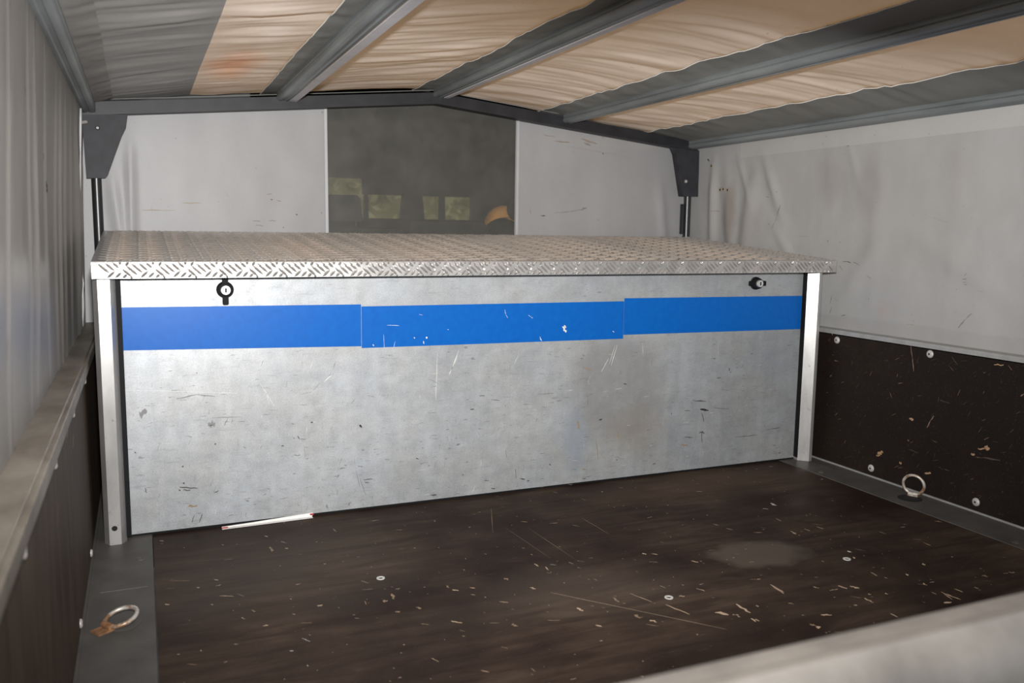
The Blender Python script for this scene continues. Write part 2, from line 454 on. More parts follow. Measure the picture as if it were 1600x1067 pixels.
# ---------------------------------------------------------------- where the wear marks are: a0, b0, a1, b1, width, tone
FLOOR_MARKS = [
(0.807,-0.604,1.024,-0.854,0.0013,0),(0.946,-0.664,0.964,-0.712,0.0030,0),(0.981,-0.731,0.999,-0.781,0.0040,0),(1.105,-0.777,1.105,-0.817,0.0070,0),
(1.047,-0.791,1.065,-0.807,0.0100,0),(0.781,-0.568,0.787,-0.579,0.0060,0),(0.672,-0.526,0.681,-0.533,0.0040,0),(0.637,-0.524,0.648,-0.531,0.0050,0),(0.502,-0.522,0.509,-0.528,0.0120,1),
(0.525,-0.498,0.524,-0.522,0.0080,1),(0.513,-0.573,0.518,-0.580,0.0100,1),(0.592,-0.647,0.607,-0.661,0.0060,0),(0.750,-0.510,0.756,-0.519,0.0100,1),(0.822,-0.682,0.827,-0.698,0.0070,0),
(0.906,-0.668,0.907,-0.689,0.0060,1),(0.905,-0.746,0.908,-0.761,0.0100,1),(0.920,-0.774,0.927,-0.785,0.0080,0),(1.151,-0.570,1.160,-0.583,0.0050,0),(1.205,-0.693,1.219,-0.702,0.0050,0),
(1.225,-0.731,1.224,-0.769,0.0040,0),(1.079,-0.495,1.082,-0.505,0.0060,0),(1.096,-0.504,1.104,-0.515,0.0040,0),(1.473,-0.503,1.474,-0.521,0.0040,0),(1.571,-0.319,1.571,-0.336,0.0080,2),
(1.077,-0.692,1.086,-0.707,0.0040,0),(1.027,-0.707,1.036,-0.713,0.0060,0),(0.386,-0.498,0.396,-0.499,0.0040,0),(0.701,-0.604,0.714,-0.615,0.0030,0),(0.687,-0.697,0.691,-0.709,0.0080,1),
(0.820,-0.755,0.828,-0.764,0.0050,0),(1.072,-0.810,1.077,-0.817,0.0060,0),(1.097,-0.841,1.098,-0.850,0.0060,0),(1.178,-0.904,1.178,-0.912,0.0100,0),(0.552,-0.571,0.556,-0.581,0.0080,1),
(0.471,-0.510,0.470,-0.527,0.0030,1),(0.852,-0.487,0.850,-0.504,0.0040,0),(0.838,-0.463,0.840,-0.479,0.0040,0),(0.917,-0.216,0.930,-0.226,0.0050,1),(1.344,-0.434,1.353,-0.447,0.0030,0),
(1.335,-0.398,1.341,-0.409,0.0030,0),(0.887,-0.104,0.827,-0.262,0.0012,1),(0.866,-0.244,0.882,-0.449,0.0010,1),(0.915,-0.263,0.928,-0.476,0.0010,1),(1.064,-0.249,1.070,-0.369,0.0015,1),
(0.663,-0.556,0.670,-0.563,0.0030,0),(0.634,-0.500,0.634,-0.513,0.0050,1),(1.225,-0.729,1.220,-0.773,0.0040,0),(1.204,-0.695,1.224,-0.701,0.0050,0),(1.347,-0.783,1.352,-0.801,0.0070,0),
(1.364,-0.795,1.376,-0.807,0.0110,0),(1.313,-0.795,1.333,-0.795,0.0030,0),(1.349,-0.846,1.350,-0.868,0.0060,0),(1.219,-0.872,1.238,-0.879,0.0060,0),(1.343,-0.914,1.342,-0.931,0.0040,0),
(1.510,-0.881,1.515,-0.920,0.0050,0),(1.510,-0.886,1.500,-0.914,0.0030,0),(1.473,-0.919,1.489,-0.922,0.0080,0),(1.548,-0.879,1.550,-0.897,0.0040,0),(1.658,-0.853,1.665,-0.861,0.0100,1),
(1.726,-0.862,1.737,-0.868,0.0090,1),(1.851,-0.575,1.861,-0.587,0.0030,0),(1.881,-0.681,1.890,-0.697,0.0080,0),(1.703,-0.672,1.702,-0.693,0.0020,0),(1.596,-0.761,1.595,-0.770,0.0080,0),
(1.519,-0.789,1.517,-0.798,0.0050,0),(1.515,-0.503,1.516,-0.520,0.0030,0),(1.553,-0.501,1.556,-0.520,0.0030,0),(1.473,-0.503,1.470,-0.524,0.0040,0),(1.568,-0.322,1.568,-0.341,0.0100,2),
(1.522,-0.347,1.532,-0.356,0.0050,2),(1.523,-0.338,1.546,-0.351,0.0025,3),(1.565,-0.345,1.589,-0.382,0.0030,3),(1.503,-0.648,1.505,-0.657,0.0080,2),(1.488,-0.679,1.484,-0.688,0.0060,0),
(1.070,-0.813,1.080,-0.817,0.0060,0),(1.091,-0.836,1.092,-0.850,0.0060,0),(1.198,-0.810,1.205,-0.817,0.0050,1),(1.173,-0.894,1.181,-0.900,0.0080,1),(1.513,-0.837,1.510,-0.847,0.0060,0),
(1.492,-0.874,1.493,-0.885,0.0030,0),(1.592,-0.888,1.592,-0.897,0.0030,0),(1.371,-0.834,1.372,-0.839,0.0060,0),(1.404,-0.844,1.405,-0.850,0.0060,0),(1.307,-0.862,1.310,-0.867,0.0060,0),
(1.136,-0.795,1.136,-0.802,0.0040,0),(1.297,-0.768,1.301,-0.779,0.0040,0),(1.458,-0.756,1.456,-0.776,0.0030,0),(1.463,-0.786,1.466,-0.792,0.0030,0),(0.143,-0.281,0.179,-0.296,0.0012,0),
(0.226,-0.389,0.250,-0.401,0.0030,0),(0.224,-0.307,0.230,-0.314,0.0040,0),(0.347,-0.169,0.349,-0.198,0.0080,1),(0.345,-0.097,0.352,-0.104,0.0040,0),(0.376,-0.188,0.382,-0.193,0.0040,0),
(0.223,-0.341,0.233,-0.338,0.0030,0),(0.366,-0.391,0.376,-0.388,0.0030,0),(0.387,-0.502,0.396,-0.501,0.0030,0),(0.132,-0.390,0.140,-0.395,0.0060,0),(0.096,-0.221,0.102,-0.224,0.0050,0),
(0.190,-0.334,0.195,-0.337,0.0040,0),(0.285,-0.544,0.294,-0.545,0.0050,0),(0.275,-0.472,0.279,-0.483,0.0040,1),(0.131,-0.044,0.138,-0.050,0.0040,0),(0.022,-0.287,0.100,-0.315,0.0012,1),]
PANEL_MARKS = [
(0.100,0.276,0.116,0.277,0.0180,0),(0.177,0.304,0.218,0.311,0.0040,0),(0.218,0.311,0.258,0.304,0.0030,0),(0.240,0.241,0.256,0.242,0.0160,0),
(0.245,0.256,0.312,0.254,0.0020,0),(0.283,0.253,0.275,0.236,0.0030,0),(0.295,0.253,0.290,0.240,0.0020,0),(0.584,0.213,0.590,0.207,0.0060,3),(0.574,0.103,0.584,0.058,0.0020,0),
(0.584,0.080,0.598,0.038,0.0030,0),(0.593,0.077,0.615,0.076,0.0040,1),(0.596,0.070,0.606,0.068,0.0040,1),(0.183,0.112,0.187,0.110,0.0050,3),(0.176,0.103,0.214,0.097,0.0040,1),
(0.183,0.096,0.199,0.094,0.0040,1),(0.193,0.057,0.212,0.056,0.0080,2),(0.199,0.019,0.205,0.036,0.0020,3),(0.215,0.017,0.222,0.037,0.0020,3),(0.317,0.058,0.324,0.053,0.0060,0),
(0.502,0.025,0.505,0.014,0.0060,0),(0.554,0.017,0.561,0.024,0.0050,0),(0.182,0.150,0.186,0.150,0.0040,3),(0.253,0.195,0.256,0.195,0.0050,3),(0.088,0.193,0.090,0.189,0.0030,3),
(0.219,0.360,0.221,0.359,0.0030,3),(0.446,0.297,0.472,0.302,0.0020,0),(0.475,0.304,0.491,0.321,0.0020,0),(0.443,0.273,0.461,0.271,0.0020,0),(0.579,0.112,0.593,0.109,0.0020,1),
(0.764,0.018,0.780,0.017,0.0050,1),(0.726,0.118,0.733,0.115,0.0030,3),(0.755,0.231,0.777,0.229,0.0020,1),(0.758,0.316,0.784,0.303,0.0015,0),(0.784,0.309,0.819,0.300,0.0012,0),
(0.501,0.323,0.520,0.340,0.0030,4),(0.813,0.324,0.838,0.386,0.0020,4),(0.781,0.380,0.777,0.261,0.0015,4),(0.082,0.330,0.304,0.309,0.0010,4),(0.354,0.331,0.387,0.272,0.0012,4),
(0.366,0.320,0.375,0.278,0.0010,4),(0.437,0.199,0.442,0.190,0.0030,1),(0.442,0.191,0.457,0.189,0.0020,1),(0.468,0.229,0.474,0.228,0.0030,3),(0.400,0.179,0.406,0.177,0.0030,3),
(0.452,0.173,0.454,0.143,0.0010,1),(0.105,0.110,0.108,0.097,0.0030,1),(0.249,0.083,0.259,0.086,0.0030,1),(0.174,0.098,0.178,0.095,0.0030,3),(0.326,0.226,0.346,0.201,0.0010,0),
(0.194,0.219,0.206,0.216,0.0030,0),(0.315,0.183,0.320,0.181,0.0020,1),(0.564,0.265,0.575,0.280,0.0020,0),(0.603,0.284,0.627,0.278,0.0015,0),(0.369,0.010,0.387,0.010,0.0080,4),
(0.628,-0.016,0.645,-0.014,0.0060,4),(1.547,0.209,1.593,0.202,0.0050,1),(1.573,0.181,1.603,0.175,0.0080,3),(1.580,0.171,1.589,0.143,0.0040,1),(1.573,0.113,1.593,0.112,0.0070,1),
(1.583,0.111,1.585,0.081,0.0040,1),(1.523,0.104,1.552,0.100,0.0030,1),(1.512,0.082,1.537,0.079,0.0060,2),(1.242,0.175,1.253,0.176,0.0040,3),(1.055,0.258,1.104,0.258,0.0015,1),
(1.188,0.322,1.218,0.315,0.0030,2),(1.669,0.288,1.672,0.296,0.0040,3),(1.701,0.089,1.786,0.088,0.0020,1),(1.815,0.101,1.869,0.104,0.0020,1),(1.302,0.141,1.307,0.119,0.0060,2),
(1.236,0.120,1.244,0.065,0.0040,2),(1.177,0.178,1.182,0.154,0.0080,2),(0.869,0.231,0.879,0.231,0.0030,3),(0.812,0.325,0.834,0.370,0.0020,4),(1.276,0.323,1.293,0.378,0.0020,4),
(1.270,0.327,1.286,0.376,0.0015,4),(1.247,0.308,1.267,0.343,0.0020,4),(0.989,0.341,1.002,0.368,0.0010,4),(1.373,0.381,1.376,0.345,0.0010,4),(1.626,0.368,1.631,0.326,0.0010,4),
(1.094,0.067,1.100,0.063,0.0040,3),(1.300,0.060,1.305,0.057,0.0030,1),(1.196,0.043,1.203,0.041,0.0060,2),(1.615,0.183,1.675,0.175,0.0020,1),(1.520,0.181,1.540,0.179,0.0030,1),
(1.841,0.053,1.855,0.049,0.0020,1),(1.866,0.026,1.879,0.026,0.0030,1),(0.996,0.064,0.999,0.037,0.0020,1),(1.010,0.036,1.024,0.032,0.0040,3),(0.929,0.019,0.939,0.016,0.0040,3),
(0.908,0.041,0.922,0.039,0.0030,1),(0.849,0.065,0.852,0.060,0.0030,1),(0.968,0.117,0.971,0.095,0.0015,1),(1.316,0.271,1.327,0.269,0.0030,3),(1.476,0.179,1.477,0.172,0.0020,3),
(1.786,0.218,1.803,0.215,0.0030,2),(1.839,0.222,1.844,0.217,0.0040,2),(1.153,0.004,1.167,0.003,0.0040,1),(1.067,0.007,1.081,0.007,0.0040,1),(1.031,0.028,1.037,0.026,0.0030,3),
(1.196,0.016,1.207,0.016,0.0030,1),(1.418,0.035,1.430,0.035,0.0030,1),(1.763,0.162,1.764,0.159,0.0020,3),(0.926,0.253,0.950,0.249,0.0020,1),(1.014,0.234,1.035,0.233,0.0010,1),]
BLUE_MARKS = [
(1.126,0.435,1.136,0.419,0.0080,4),(1.130,0.438,1.136,0.431,0.0040,4),(0.960,0.483,0.963,0.471,0.0015,4),(0.963,0.471,0.969,0.461,0.0012,4),
(0.653,0.453,0.683,0.451,0.0014,4),(1.060,0.410,1.066,0.398,0.0025,4),(0.645,0.431,0.646,0.397,0.0010,4),(0.751,0.421,0.754,0.417,0.0050,4),(0.720,0.421,0.723,0.419,0.0030,4),
(0.744,0.411,0.746,0.404,0.0025,4),(0.807,0.438,0.810,0.437,0.0020,4),(1.026,0.468,1.039,0.459,0.0015,4),(0.673,0.413,0.670,0.398,0.0010,4),(1.277,0.418,1.282,0.414,0.0020,4),
(0.618,0.408,0.621,0.404,0.0030,4),(0.733,0.477,0.743,0.475,0.0010,4),]
RWALL_MARKS = [
(0.254,0.744,0.239,0.777,0.0050,0),(0.280,0.698,0.256,0.738,0.0020,0),
(-0.446,0.449,-0.465,0.473,0.0040,0),(-0.465,0.473,-0.484,0.491,0.0030,0),(-0.452,0.574,-0.464,0.577,0.0030,0),(-0.451,0.567,-0.464,0.568,0.0020,0),(-0.458,0.584,-0.464,0.591,0.0020,0),
(-0.454,0.561,-0.465,0.562,0.0020,0),(0.001,0.445,-0.006,0.468,0.0020,3),(0.003,0.474,-0.005,0.504,0.0015,3),(-0.039,0.440,-0.062,0.447,0.0020,3),(-0.060,0.606,-0.074,0.601,0.0040,3),
(-0.028,0.592,-0.043,0.578,0.0015,3),(-0.041,0.604,-0.060,0.605,0.0020,3),(0.164,0.678,0.105,0.677,0.0010,0),(-0.147,0.502,-0.149,0.501,0.0030,3),(0.024,0.665,0.020,0.662,0.0030,3),
(0.603,0.763,0.553,0.763,0.0030,1),(0.311,0.808,0.298,0.803,0.0040,1),(-0.495,0.548,-0.512,0.547,0.0010,1),(-0.284,0.442,-0.311,0.443,0.0030,2),(-0.083,0.605,-0.116,0.596,0.0010,3),
(0.167,0.982,0.163,0.979,0.0030,3),(0.638,0.952,0.627,0.942,0.0060,3),(-0.012,0.494,-0.032,0.484,0.0010,1),(-0.336,0.734,-0.396,0.718,0.0008,1),(0.299,0.717,0.291,0.715,0.0040,1),
(-0.297,0.473,-0.305,0.467,0.0040,2),(-0.032,0.943,-0.046,0.941,0.0020,3),(-0.137,0.569,-0.155,0.560,0.0010,3),]
FWALL_MARKS = [
(0.126,0.728,0.182,0.728,0.0040,2),
(0.182,0.727,0.212,0.730,0.0030,2),(0.150,0.739,0.152,0.721,0.0015,1),(0.235,0.751,0.288,0.753,0.0040,2),(0.490,0.769,0.495,0.767,0.0040,3),(0.478,0.783,0.493,0.786,0.0030,1),
(0.507,0.767,0.521,0.763,0.0030,1),(0.564,0.724,0.570,0.723,0.0040,3),(0.481,0.703,0.505,0.704,0.0030,0),(0.434,0.702,0.458,0.702,0.0030,0),(0.443,0.690,0.467,0.687,0.0030,0),
(0.524,0.684,0.527,0.683,0.0040,3),(0.643,0.731,0.646,0.729,0.0030,3),(0.357,0.787,0.366,0.773,0.0010,1),(0.334,0.758,0.338,0.756,0.0020,0),(1.407,0.737,1.426,0.736,0.0040,3),
(1.460,0.747,1.522,0.753,0.0030,0),(1.522,0.753,1.571,0.762,0.0040,0),(1.567,0.759,1.589,0.770,0.0080,0),(1.365,0.761,1.369,0.742,0.0030,1),(1.647,0.963,1.652,0.960,0.0040,3),
(1.455,0.996,1.516,0.993,0.0060,1),(1.560,1.007,1.624,0.995,0.0080,1),(1.569,0.996,1.597,0.986,0.0060,0),(1.641,1.019,1.655,1.016,0.0040,1),(1.455,0.986,1.773,0.951,0.0012,1),
(1.411,1.014,1.455,1.009,0.0040,1),]
BOARD_MARKS = [
(-0.337,0.393,-0.346,0.359,0.0030,0),(-0.346,0.359,-0.353,0.324,0.0040,0),(-0.561,0.161,-0.581,0.169,0.0070,1),
(-0.577,0.171,-0.591,0.167,0.0140,1),(-0.252,0.072,-0.270,0.083,0.0140,1),(-0.248,0.066,-0.261,0.071,0.0060,1),(-0.350,0.193,-0.364,0.194,0.0090,1),(-0.407,0.182,-0.417,0.203,0.0040,0),
(-0.417,0.203,-0.427,0.218,0.0030,0),(-0.542,0.144,-0.553,0.145,0.0080,1),(-0.328,0.066,-0.336,0.067,0.0080,1),(-0.584,0.377,-0.609,0.379,0.0050,1),(-0.658,0.313,-0.666,0.319,0.0040,0),
(-0.411,0.061,-0.431,0.065,0.0080,1),(-0.466,0.379,-0.485,0.360,0.0010,0),(-0.458,0.356,-0.476,0.343,0.0010,0),(-0.621,0.380,-0.631,0.370,0.0020,0),(-0.068,0.312,-0.082,0.312,0.0030,0),
(-0.211,0.394,-0.217,0.393,0.0050,0),(-0.349,0.136,-0.355,0.134,0.0040,0),(-0.335,0.395,-0.362,0.393,0.0020,0),(-0.625,0.398,-0.644,0.399,0.0040,2),(-0.051,0.392,-0.054,0.386,0.0040,0),
(-0.278,0.255,-0.288,0.240,0.0015,0),(-0.441,0.262,-0.470,0.259,0.0030,3),(-0.570,0.142,-0.621,0.149,0.0060,3),(-0.356,0.111,-0.387,0.109,0.0030,3),]

# ================================================================ SETTING
Y_FRONT, Y_BACK = .72, -1.60
HB = .404                                   # top of the drop sides

g = MB(); g.box(-9, 11, -9, 12, -1.0, -.9)
tag(g.build('ground', 'ground'), 'grey yard ground the truck stands on', 'ground', kind='structure')

# ---- floor
f = MB(); f.box(.1175, 1.8745, Y_BACK, Y_FRONT + .02, -.03, 0)
floor = tag(f.build('floor', 'floor'), 'dark brown scratched plywood load floor of the truck bed', 'floor', kind='structure')
rnd = random.Random(11)
extra = []
for i in range(480):
    x = rnd.uniform(.13, 1.86); y = rnd.uniform(-1.1, -.02)
    L = rnd.uniform(.001, .006) if rnd.random() < .8 else rnd.uniform(.006, .022)
    a = rnd.gauss(2.5, .45)
    extra.append((x, y, x + L * math.cos(a), y + L * math.sin(a), rnd.uniform(.0008, .0028), rnd.choice((0, 0, 1, 1, 2))))
marks('scuff_marks', floor, FLOOR_MARKS, ['mark_bare_wood', 'mark_tan', 'mark_white', 'mark_dark'], lambda a, b, l: (a, b, l), extra)

for side, (x0, x1) in (('left', (-.002, .1155)), ('right', (1.8765, 2.0))):
    f = MB(); f.box(x0, x1, Y_BACK, Y_FRONT + .02, -.03, .0012, 0, .001)
    o = tag(f.build('trim_1' if side == 'left' else 'trim_2', 'strip'), 'dark grey steel floor edge strip along the ' + side + ' side board', 'floor strip', kind='structure')
    for y in (-.145, -.75, -1.3):
        sx = .092 if side == 'left' else 1.90
        s = MB(); s.lathe([(.009, 0), (.0085, .0012), (.005, .002), (.004, .001)], Matrix.Translation((sx, y, .0012)), 14)
        s.build('screw', 'strip', o, auto=40)
    j = MB(); j.box(x0 + .025, x1 - .012, -.2965, -.2957, .0012, .0015)
    if side == 'left': j.build('scratch_line', 'mark_grey', o)

# ---- side tarpaulins
def left_fold(y, z):
    t_ = (z - HB) / .6
    x = -.037 + .022 * max(0, t_) ** 1.5
    env = min(1, max(0, (1.02 - t_) * 3)) * (.35 + .65 * min(1, max(0, t_ * 4)))
    d = 0
    for (yc, amp, wd, lean) in ((-1.15, .006, .06, .02), (-.82, .007, .012, .05), (-.60, .007, .010, .03), (-.52, .009, .014, .03),
                                (-.31, .010, .012, -.02), (-.15, .010, .012, .04), (-.06, .012, .010, .03), (.04, .010, .012, .05), (.22, .010, .016, .02),
                                (.46, .022, .030, -.06), (.60, .012, .02, .03)):
        u = (y - yc - lean * t_) / wd
        d += amp * math.exp(-u * u) - .5 * amp * math.exp(-((u - 2.1) / 1.3) ** 2)
    d += .010 * nz(y * 2.4, z * 1.6, 3) + .0025 * nz(y * 9, z * 3.2, 8) + .0010 * nz(y * 26, z * 9, 5)
    return x + d * env * (.55 + .35 * nz(y * 1.7, z * 2.3, 31))
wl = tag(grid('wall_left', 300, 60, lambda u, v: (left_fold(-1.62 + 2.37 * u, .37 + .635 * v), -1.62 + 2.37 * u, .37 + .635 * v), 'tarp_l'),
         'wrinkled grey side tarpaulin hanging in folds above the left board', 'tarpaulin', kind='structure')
marks('scuff_marks', wl, [(-.87, .785, -.865, .775, .006, 0), (-.62, .868, -.612, .86, .006, 0), (-.35, .80, -.345, .79, .006, 0), (-.33, .755, -.326, .735, .006, 0), (-.4, .70, -.398, .695, .004, 0),
                          (-.83, .52, -.822, .55, .004, 1), (-1.0, .7, -.99, .71, .004, 0)],
      ['mark_dark', 'mark_tarp_grey'], lambda a, b, l: (left_fold(a, b) + .001, a, b))
fe = MB()
fe.tube([(left_fold(.50 + .03 * math.sin(z_ * 9), z_) + .006, .50 + .03 * math.sin(z_ * 9), z_) for z_ in [.42 + .028 * i for i in range(21)]], [.0015 + .002 * abs(math.sin(i * .6)) for i in range(21)], 6)
fe.build('fold_edge', 'hem', wl, True)

def right_fold(y, z):
    t_ = (z - HB) / .58
    x = 2.040 - .012 * max(0, t_)
    d = .0045 * nz(y * 2.6, z * 1.8, 21) + .0025 * nz(y * 8, z * 5, 4) + .001 * nz(y * 25, z * 22, 14)
    for (yc, zc, ang, amp, wd, ln) in ((.50, .72, 1.45, .012, .03, .22), (.40, .72, 1.75, .014, .035, .20), (.30, .88, 1.15, .010, .018, .14), (.44, .90, 1.1, .008, .014, .10), (-.05, .93, 1.2, .006, .012, .08),
                                       (-.16, .78, 1.6, .0025, .03, .22), (.02, .86, 1.5, .003, .03, .16), (-.42, .82, 1.55, .002, .03, .25), (.20, .62, .9, .006, .02, .12), (-.1, .56, 2.2, .005, .03, .18), (-.45, .60, .5, .005, .03, .2), (.6, .8, 1.57, .012, .02, .25)):
        dy, dz = y - yc, z - zc
        al = dy * math.cos(ang) + dz * math.sin(ang); ac = -dy * math.sin(ang) + dz * math.cos(ang)
        d += amp * math.exp(-(ac / wd) ** 2 - (al / ln) ** 2)
    env = min(1, max(0, (1.0 - t_) * 4)) * min(1, max(.08, t_ * 3))
    return x - d * env
wr = tag(grid('wall_right', 240, 70, lambda u, v: (right_fold(-1.62 + 2.37 * u, .37 + .635 * v), -1.62 + 2.37 * u, .37 + .635 * v), 'tarp_r'),
         'scuffed pale grey side tarpaulin above the dark right board', 'tarpaulin', kind='structure')
marks('scuff_marks', wr, RWALL_MARKS, ['mark_tarp_grey', 'mark_tarp_brown', 'mark_tarp_tan', 'mark_dark'], lambda a, b, l: (right_fold(a, b) - .0012, a, b))
grid('reinforcing_strip', 120, 5, lambda u, v: (right_fold(-1.6 + 2.05 * u, .942 + .06 * v) - .002, -1.6 + 2.05 * u, .942 + .06 * v), 'tarp_strip', wr)
grid('bottom_hem', 140, 4, lambda u, v: (right_fold(-1.6 + 2.3 * u, .395 + .047 * v) - .0022, -1.6 + 2.3 * u, .395 + .047 * v), 'tarp_r', wr)
for (y, z) in ((.556, .838), (.533, .839), (.505, .835), (.61, .925)):
    e = MB()
    M = Matrix.Translation((right_fold(y, z) - .001, y, z)) @ Matrix.Rotation(-math.pi / 2, 4, 'Y')
    e.lathe([(.008, 0), (.008, .001), (.006, .0018), (.004, .001)], M, 12, 0)
    e.lathe([(.0042, .0011), (.004, .0013)], M, 10, 1)
    e.build('eyelet', None, wr, mats=['mark_tarp_tan', 'hole'])

# ---- front tarpaulin with clear window
def bow_low(x): return .985 + .102 * (1 - abs(x - 1.01) / 1.01)
def front_y(x, z):
    y = .742
    y -= .007 * math.exp(-((x - .098 - .02 * (z - .8)) / .012) ** 2) * min(1, max(0, (.95 - z) * 8))
    y -= .006 * math.exp(-((x - .055 + .1 * (z - .75)) / .016) ** 2) * min(1, max(0, (.86 - z) * 10))
    y -= .008 * math.exp(-((x - 1.90 + .12 * (z - .8)) / .02) ** 2) * min(1, max(0, (.9 - z) * 8))
    y -= .004 * nz(x * 3, z * 3, 9) + .0015 * nz(x * 11, z * 8, 2)
    return y
WX0, WX1 = .666, 1.308
wf = empty('wall_front', 'pale grey front tarpaulin behind the storage box', 'tarpaulin', kind='structure')
def front_piece(x0, x1, z0, z1=None):
    return grid('tarpaulin_panel', 90, 50, lambda u, v: (x0 + (x1 - x0) * u, front_y(x0 + (x1 - x0) * u, z0 + ((z1 or bow_low(x0 + (x1 - x0) * u) + .03) - z0) * v), z0 + ((z1 or bow_low(x0 + (x1 - x0) * u) + .03) - z0) * v), 'tarp_f', wf)
fl_ = front_piece(-.045, WX0, .34)
fr_ = front_piece(WX1, 2.05, .34)
front_piece(WX0, WX1, .34, .60)
marks('scuff_marks', wf, FWALL_MARKS, ['mark_tarp_grey', 'mark_tarp_brown', 'mark_tarp_tan', 'mark_dark'], lambda a, b, l: (a, front_y(a, b) - .0012, b))
hb = MB(); hb.box(-.04, 2.04, .735, .765, -.03, HB, 0, .003)
hb.build('headboard', 'board_r', wf)

w1 = empty('window_1', 'hazy clear plastic window in the front tarpaulin', 'window', kind='structure')
grid('pane', 40, 30, lambda u, v: (WX0 - .01 + (WX1 - WX0 + .02) * u, .7475 + .002 * nz(u * 3, v * 3, 1), .58 + (bow_low(WX0 + (WX1 - WX0) * u) + .03 - .58) * v), 'pane', w1)
for x in (WX0 - .006, WX1 + .006):
    h = MB(); h.box(x - .0045, x + .0045, .7335, .7365, .60, bow_low(x) + .02, 0, .001)
    h.build('window_hem', 'hem', w1)

# ---- roof tarpaulin
RAILS = [(-.002, .990), (.527, 1.059), (1.018, 1.105), (1.486, 1.040 + .012), (2.004, .990)]   # x, underside height
RH = .033
def roof_z(x, y):
    xs = [(-.06, .985 + RH), (RAILS[0][0], RAILS[0][1] + RH + .004)] + [(a, b + RH + .004) for a, b in RAILS[1:]] + [(2.06, .985 + RH)]
    for i in range(len(xs) - 1):
        if xs[i][0] <= x <= xs[i + 1][0]:
            s = (x - xs[i][0]) / (xs[i + 1][0] - xs[i][0]); z = xs[i][1] + s * (xs[i + 1][1] - xs[i][1])
            sag = math.sin(math.pi * s)
            break
    else:
        s = 0; z = .985 + RH; sag = 0
    wv = .0042 * nz(x * 1.6 + 7, y * 8 + x * 2.2, 2) + .0030 * nz(x * 2.2, y * 17 + x * 5 + 2 * nz(x * 2, y * 2, 0), 5) + .0012 * nz(x * 5, y * 40 + x * 9, 9)
    k = (.12 + .88 * min(1, sag * 1.4)) * (.15 + .85 * min(1, abs(x - .268) / .07))
    return z + .006 * sag * (1 + nz(x, y * 1.5, 4)) + wv * k * 2.0
ceil = empty('ceiling', 'cream and grey tarpaulin roof stretched over the rails', 'tarpaulin roof', kind='structure')
GX = .268
NY = 330
ys = lambda v: -1.66 + 2.44 * v
grid('roof_panel', 24, NY, lambda u, v: (-.06 + (GX + .06) * u, ys(v), roof_z(-.06 + (GX + .06) * u, ys(v)) if u > .1 else roof_z(-.06 + (GX + .06) * u, ys(v)) - .012 * (1 - u / .1)), 'roof_grey', ceil)['label'] = 'grey roof panel'
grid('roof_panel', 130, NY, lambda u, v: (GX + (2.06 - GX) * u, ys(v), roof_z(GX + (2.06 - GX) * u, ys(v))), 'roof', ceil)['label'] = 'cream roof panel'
# grey pockets the rails run in, with a pale stitched edge
for (rx, rz), wd, sg in ((RAILS[0], .055, 1), (RAILS[1], .050, -1), (RAILS[2], .055, -1), (RAILS[3], .075, -1), (RAILS[4], .165, -1)):
    def sl(u, v, rx=rx, rz=rz, wd=wd, sg=sg):
        y = ys(v)
        x = rx + sg * (.010 + wd * (1 - u) * (1 + .10 * nz(y * 2.5, rx * 5, 1)) + .0) * 1.0
        a = rz + RH - .006
        b = roof_z(min(2.05, max(-.05, rx + sg * (wd + .012))), y) - .0035
        return (x, y, a + (b - a) * (1 - u) + .0015 * nz(y * 20, u * 4, rx))
    sv = grid('rail_sleeve', 8, 200, sl, 'sleeve' if sg < 0 else 'roof_grey', ceil)
    if sg < 0:
        st_ = MB()
        st_.tube([Vector(sl(0, v / 110)) + Vector((0, 0, -.0015)) for v in range(111)], .0011, 5)
        st_.build('stitched_edge', 'stitch', sv)
for y in (Y_FRONT + .005,):
    fs = MB()
    fs.tube([(x / 40 * 2.0, .715, bow_low(x / 40 * 2.0) + .043) for x in range(1, 40)], .0012, 5)
    fs.build('front_edge_seam', 'sleeve', ceil)

# ---- canopy frame
fr = empty('canopy_frame', 'dark steel canopy frame with roof rails and corner brackets', 'frame')
def bow(y0, y1):
    b = MB()
    pts = [(-.018, .985), (1.01, 1.087), (2.022, .985)]
    for (a, c_) in ((0, 1), (1, 2)):
        x0, z0 = pts[a]; x1, z1 = pts[c_]
        prof = [(x0, z0), (x1, z1), (x1, z1 + .034), (x0, z0 + .034)]
        b.prism([(x, 0, z) for x, z in prof], (0, y0, 0), (0, y1, 0))
        prof = [(x0, z0 - .003), (x1, z1 - .003), (x1, z1 + .004), (x0, z0 + .004)]
        b.prism([(x, 0, z) for x, z in prof], (0, y0 - .010, 0), (0, y1, 0))
    return b
bow(.700, .732).build('front_bow', 'bow', fr)
bow(-1.585, -1.555).build('rear_bow', 'bow', fr)
for (rx, rz) in RAILS:
    hw = .019
    pf = [(-hw, .006), (-hw + .005, .001), (-.006, 0), (-.004, .003), (.004, .003), (.006, 0), (hw - .005, .001), (hw, .006), (hw, .015), (hw - .003, .017), (hw, .019), (hw, .028), (hw - .005, RH),
          (-hw + .005, RH), (-hw, .028), (-hw, .019), (-hw + .003, .017), (-hw, .015)]
    r = MB()
    r.prism([(rx + a, 0, rz + b) for a, b in pf], (0, -1.60, 0), (0, .699, 0))
    rail_o = r.build('roof_rail', 'rail', fr, auto=50)
    if .3 < rx < 1.2:      # pale flat lip along the lower edge
        k = MB(); k.box(rx + .0165, rx + (.038 if rx < .8 else .034), -1.59, .697, rz - .0005, rz + .002)
        k.build('rail_lip', 'lip_pale', rail_o)
